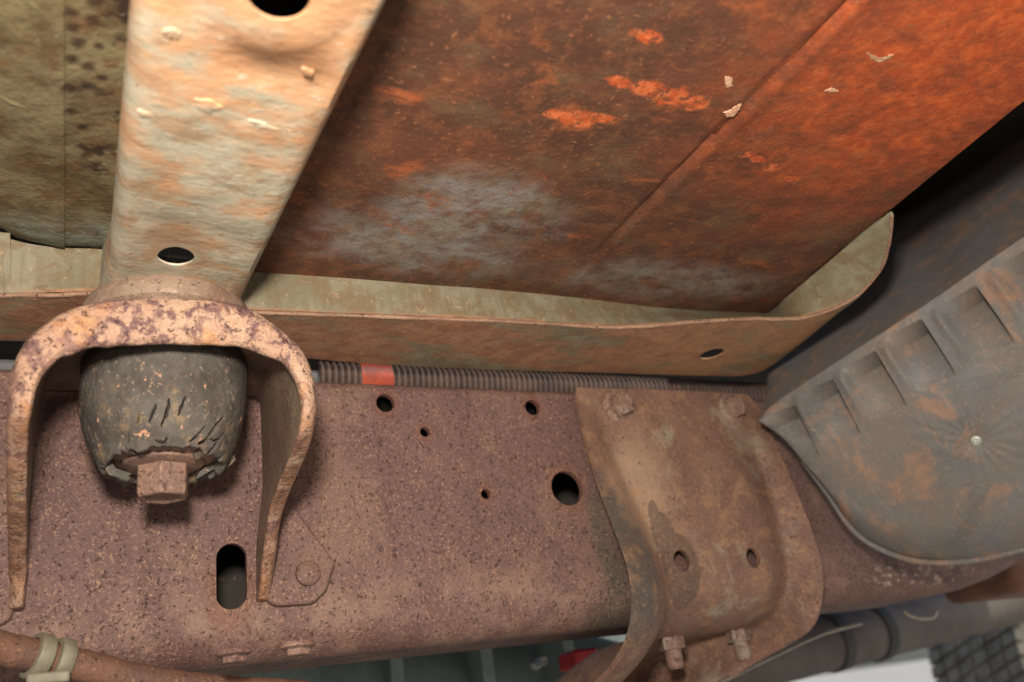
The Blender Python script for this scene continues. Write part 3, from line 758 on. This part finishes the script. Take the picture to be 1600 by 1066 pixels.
hs = [cutter(onY(u, v, YP), (0, 1, 0), [(a * sx, b) for a, b in circ(.0073, 24)], .012) for u, v, sx in ((1052, 881, .85), (1162, 877, .85))]
bake(o, hs)
def pb(u, v, Y, d, r, h, fl): return mk('plate_bolt', *hexbolt(onY(u, v, Y), d, r, h, fl, .05, .3), 'bolt', pl)
pb(965, 636, YP - .003, (0, -1, 0), .0092, .008, (.0130, .0025)); pb(1142, 640, YP - .003, (0, -1, 0), .0088, .007, (.0125, .0025))
for u, v in ((1045, 985), (1148, 962)):
    c = onZ(u, v, H + .0405); c.y = min(c.y, YW + .06); c = onY(u, v, YW + .035); c.z = H + .0405
    a = hexbolt(c, (0, 0, -1), .0095, .009, (.012, .0025), 0, .2); b = lathe(c + Vector((0, 0, -.008)), (0, 0, -1), [(.006, 0), (.006, .014), (.0045, .016)], 18)
    mk('hanging_bolt', *join(a, b), 'bolt', pl)

# ------------------------------------------------------------------ plastic shield
sh = thing('plastic_splash_shield', 'grey moulded plastic shield with pleated edge and rust dust', 'splash shield', onY(1440, 885, .437))
T = onY(1190, 650, .47); E_ = onY(1600, 370, .28); bdir = Vector((.5, 0, -1)).normalized()
nS = (E_ - T).cross(bdir).normalized()
if nS.dot(CAM - T) < 0: nS = -nS
S = lambda u, v: onP(u, v, T, nS)
topc = catmull([S(u, v) for u, v in ((1188, 652), (1205, 634), (1250, 603), (1330, 551), (1400, 506), (1470, 460), (1540, 411), (1600, 370), (1700, 300), (2000, 95))], 74)
botc = catmull([S(u, v) for u, v in ((1189, 657), (1232, 702), (1285, 772), (1330, 836), (1380, 869), (1440, 886), (1520, 884), (1610, 864), (1700, 845), (2000, 760))], 74)
NT = len(topc); NV = 170; rows = []
rib_px = ((1242, 632, 1276, 702), (1300, 592, 1340, 668), (1366, 548, 1412, 624), (1437, 499, 1487, 576), (1522, 447, 1578, 526), (1612, 385, 1672, 470))
ribs = [(S(a, b), S(c, d)) for a, b, c, d in rib_px]
SCR = S(1525, 686); ed = (S(1522, 447) - S(1242, 632)).normalized()
for j in range(NV + 1):
    f = j / NV; f2 = f ** 1.25; rw = []
    for i in range(NT):
        a, b = topc[i], botc[i]; p = a.lerp(b, f2); h = 0
        for ra, rb in ribs:
            ax = rb - ra; L = ax.length; axn = ax / L; d = p - ra; t = d.dot(axn) / L
            side = (d - axn * d.dot(axn)).dot(ed)
            wd = .028
            if 0 < t < 1.15 and -wd < side < .0011:
                env = min(1, max(0, (1.12 - t) / .8)) * min(1, t / .34)
                ramp = (side + wd) / wd if side < -.0001 else max(0, (.0011 - side) / .0012)
                h -= env * .020 * (min(1, ramp) ** 1.2)
            if 0 < t < 1.15: h += .0035 * min(1, t / .2) * max(0, 1 - t / 1.15) * math.exp(-((side + wd) / .004) ** 2)
        rr = (p - SCR); r_ = rr.length
        if r_ < .06: h += (.00022 * math.sin(17 * math.atan2(rr.z, rr.y) + 3 * nz(p.x, p.y, p.z, 60, 1)) * min(1, r_ / .012) - .002 * math.exp(-(r_ / .010) ** 2)) * max(0, 1 - r_ / .06)
        # rolled rim towards the bottom
        q = max(0, (f - .86) / .14); h -= q * q * .012
        h += nz(p.x, p.y, p.z, 14, .003) + .009 * math.sin(math.pi * min(1, f)) * .6
        rw.append(p + nS * h)
    rows.append(rw)
rows.append([p - nS * .012 + Vector((.01, .004, .010)) for p in rows[-1]])
# upper face rising behind the pleated edge
up = []
for f in (1, .75, .5, .25, .08, 0):
    rw = []
    for i in range(NT):
        a = topc[i]; q = a + Vector((.12, .065, .15)) * f + Vector((.005, .004, -.003))
        st = .0 * math.tanh(3 * math.sin(i * .104)) * (1 if f < .9 else 0)
        rw.append(q + Vector((-st, st, 0)))
    up.append(rw)
o = mk('shield_shell', *sheet(up + rows), 'plastic', sh, angle=50); mod_solid(o, .0025, -1)
mk('rim_bead', *tube([p - nS * .010 for p in botc[100:]], .0022, 10), 'plastic', sh)
c = S(1525, 686) + nS * .002
mk('screw', *lathe(c, nS, [(.0042, -.004), (.0042, .0022), (.0032, .0036), (.0014, .0038), (.0012, .0026)], 18), 'screw', sh)
mk('bed_underside', *boxm((.455, -.05, H + .36), (1.6, .5, H + .37)), 'dark_body', cab, smooth=False)

# ------------------------------------------------------------------ rusty pipe with clamp
pp = catmull([onY(-120, 985, .44), onY(-40, 1000, .445), onY(0, 1013, .452), onY(60, 1026, .460), onY(130, 1041, .468), onY(210, 1060, .478), onY(320, 1076, .49), onY(480, 1085, .50)], 8)
pipe = thing('brake_pipe', 'thin rusty pipe crossing below the chassis rail', 'pipe', pp[20])
mk('pipe_body', *tube(pp, lambda i: .0072 + nz(i, 0, 0, .6, .0004), 20), 'pipe', pipe)
clp = thing('pipe_clamp', 'pale grey plastic two-band clip gripping the rusty pipe', 'clip', onY(75, 1030, .462))
def near(u): return min(range(len(pp)), key=lambda i: abs((pp[i] - onY(u, 1030, .462)).x))
for u in (64, 98):
    i = near(u); d = (pp[i + 1] - pp[i - 1]).normalized()
    mk('clip_band', *lathe(pp[i] - d * .0035, d, [(.0076, 0), (.0098, .0003), (.0102, .0012), (.0102, .0058), (.0098, .0067), (.0076, .007)], 26, False), 'clamp', clp)
i = near(80); c = pp[i]
o = mk('clip_bridge', *boxm((c.x - .008, c.y - .0108, c.z - .0115), (c.x + .009, c.y + .004, c.z - .0065)), 'clamp', clp); bevel(o, .0012)
o = mk('clip_foot', *boxm((c.x - .016, c.y - .006, c.z - .0195), (c.x - .001, c.y + .006, c.z - .0105)), 'clamp', clp); bevel(o, .0012)

# ------------------------------------------------------------------ things beyond the rail
gb = thing('gearbox_housing', 'dull grey-green gearbox housing behind the chassis rail', 'gearbox', (.2, .95, H - .16))
prof = [(-.55, .10, .02), (-.3, .13, .02), (-.05, .15, .015), (.12, .15, .012), (.16, .17, .012), (.18, .17, .012), (.2, .14, .01), (.36, .12, .006), (.55, .10, 0), (.62, .08, 0)]
rows = []
for X, r, dz in prof:
    rows.append([Vector((X, .98 + r * 1.25 * math.copysign(abs(math.cos(a)) ** .7, math.cos(a)), H - .02 + dz + r * math.copysign(abs(math.sin(a)) ** .7, math.sin(a)))) for a in [2 * math.pi * k / 36 for k in range(36)]])
V, Fc = sheet(rows, True); Fc += [tuple(range(36)), tuple(range(len(V) - 36, len(V)))]
mk('casing', V, Fc, 'case', gb)
for k in range(7):
    X = -.1 + k * .09
    o = mk('casing_rib', *boxm((X, .80, H - .06), (X + .012, .86, H + .10)), 'case', gb)
tc = onY(914, 1028, .74)
o = tag(mk('red_plug', *boxm((tc.x - .013, .735, tc.z - .009), (tc.x + .013, .77, tc.z + .008)), 'red'), 'small bright red plastic plug below the chassis rail', 'plug'); bevel(o, .003)
wc_ = onY(851, 1033, .76)
tag(mk('drain_plug', *hexbolt(wc_ + Vector((0, .02, 0)), (0, -1, 0), .0045, .016, (.006, .004), .1), 'screw'), 'tiny pale round-headed plug beside the red one', 'plug')
ex = thing('exhaust_pipe', 'wide grey-brown exhaust pipe with dark band beyond the rail', 'exhaust', onY(1350, 1010, .95))
ea, eb = onY(1180, 1030, .95), onY(1520, 952, .95)
dv = (eb - ea).normalized(); pth = [ea - dv * .5 + dv * (t * .06) for t in range(34)]
mk('exhaust_tube', *tube(pth, .037, 32), 'shaft', ex)
for u in (1300, 1372):
    t = (onY(u, 1010, .95) - ea).dot(dv); mk('clamp_band', *lathe(ea + dv * (t - .012), dv, [(.0365, 0), (.040, .002), (.040, .018), (.0365, .02)], 32, False), 'band', ex)
fr_ = thing('far_chassis_rail', 'dim grey-green chassis rail on the far side of the truck', 'chassis rail', (.2, 1.5, H - .02))
o = mk('rail_web', *boxm((-.9, 1.46, H - .02), (1.30, 1.54, H + .17)), 'case', fr_); bevel(o, .012)
for k in range(6): mk('rivet', *lathe(Vector((-.6 + .3 * k, 1.462, H + .05)), (0, -1, 0), [(.012, 0), (.011, .005), (.006, .009), (.001, .010)], 16), 'case', fr_)
# far wheel
TC = Vector((2.11, 1.35, .39))
ty = thing('truck_wheel', 'dark wheel with blocky treaded tyre standing on the concrete', 'wheel', (TC.x, TC.y, 0))
prof = [(.20, -.115), (.27, -.128), (.34, -.125), (.372, -.108), (.384, -.07), (.387, 0), (.384, .07), (.372, .108), (.34, .125), (.27, .128), (.20, .115)]
mk('carcass', *lathe(TC, (0, 1, 0), prof, 72, True), 'tyre', ty)
for k in range(84):
    a = 2 * math.pi * k / 84
    for j, yy in enumerate((-.095, -.057, -.019, .019, .057, .095)):
        a2 = a + (j % 2) * .037; ca, sa = math.cos(a2), math.sin(a2); V = []
        if ca > -.75: continue
        for r in (.370, .391):
            for da in (-.029, .029):
                for dy in (-.0165, .0165):
                    V.append((TC.x + r * math.cos(a2 + da + dy), TC.y + yy + dy, TC.z + r * math.sin(a2 + da + dy)))
        mk('tread_block', V, [(0, 1, 3, 2), (4, 5, 7, 6), (0, 1, 5, 4), (2, 3, 7, 6), (0, 2, 6, 4), (1, 3, 7, 5)], 'tyre', ty, smooth=False)
# spring hanger, hook and wire low on the right
hk = catmull([onY(u, v, .54) for u, v in ((1412, 955), (1420, 962), (1440, 967), (1458, 965), (1464, 955))], 6)
tag(mk('wire_hook', *tube(hk, .0016, 10), 'wire'), 'short bent steel wire hook under the right end of the rail', 'hook')
cb = catmull([onY(1345, 975, .60), onY(1280, 993, .58), onY(1200, 1030, .56), onY(1130, 1064, .55), onY(1040, 1110, .55)], 8)
tag(mk('steel_cable', *tube(cb, .0017, 10), 'wire'), 'thin pale cable running along the lower edge of saddle bracket', 'cable')
hg = onY(1575, 925, .66)
o = tag(mk('spring_hanger', *boxm((hg.x - .035, .62, hg.z - .004), (hg.x + .12, .72, hg.z + .055)), 'edge_rust'), 'brown rusty spring hanger behind the kicked-up end of the rail', 'hanger'); bevel(o, .012)
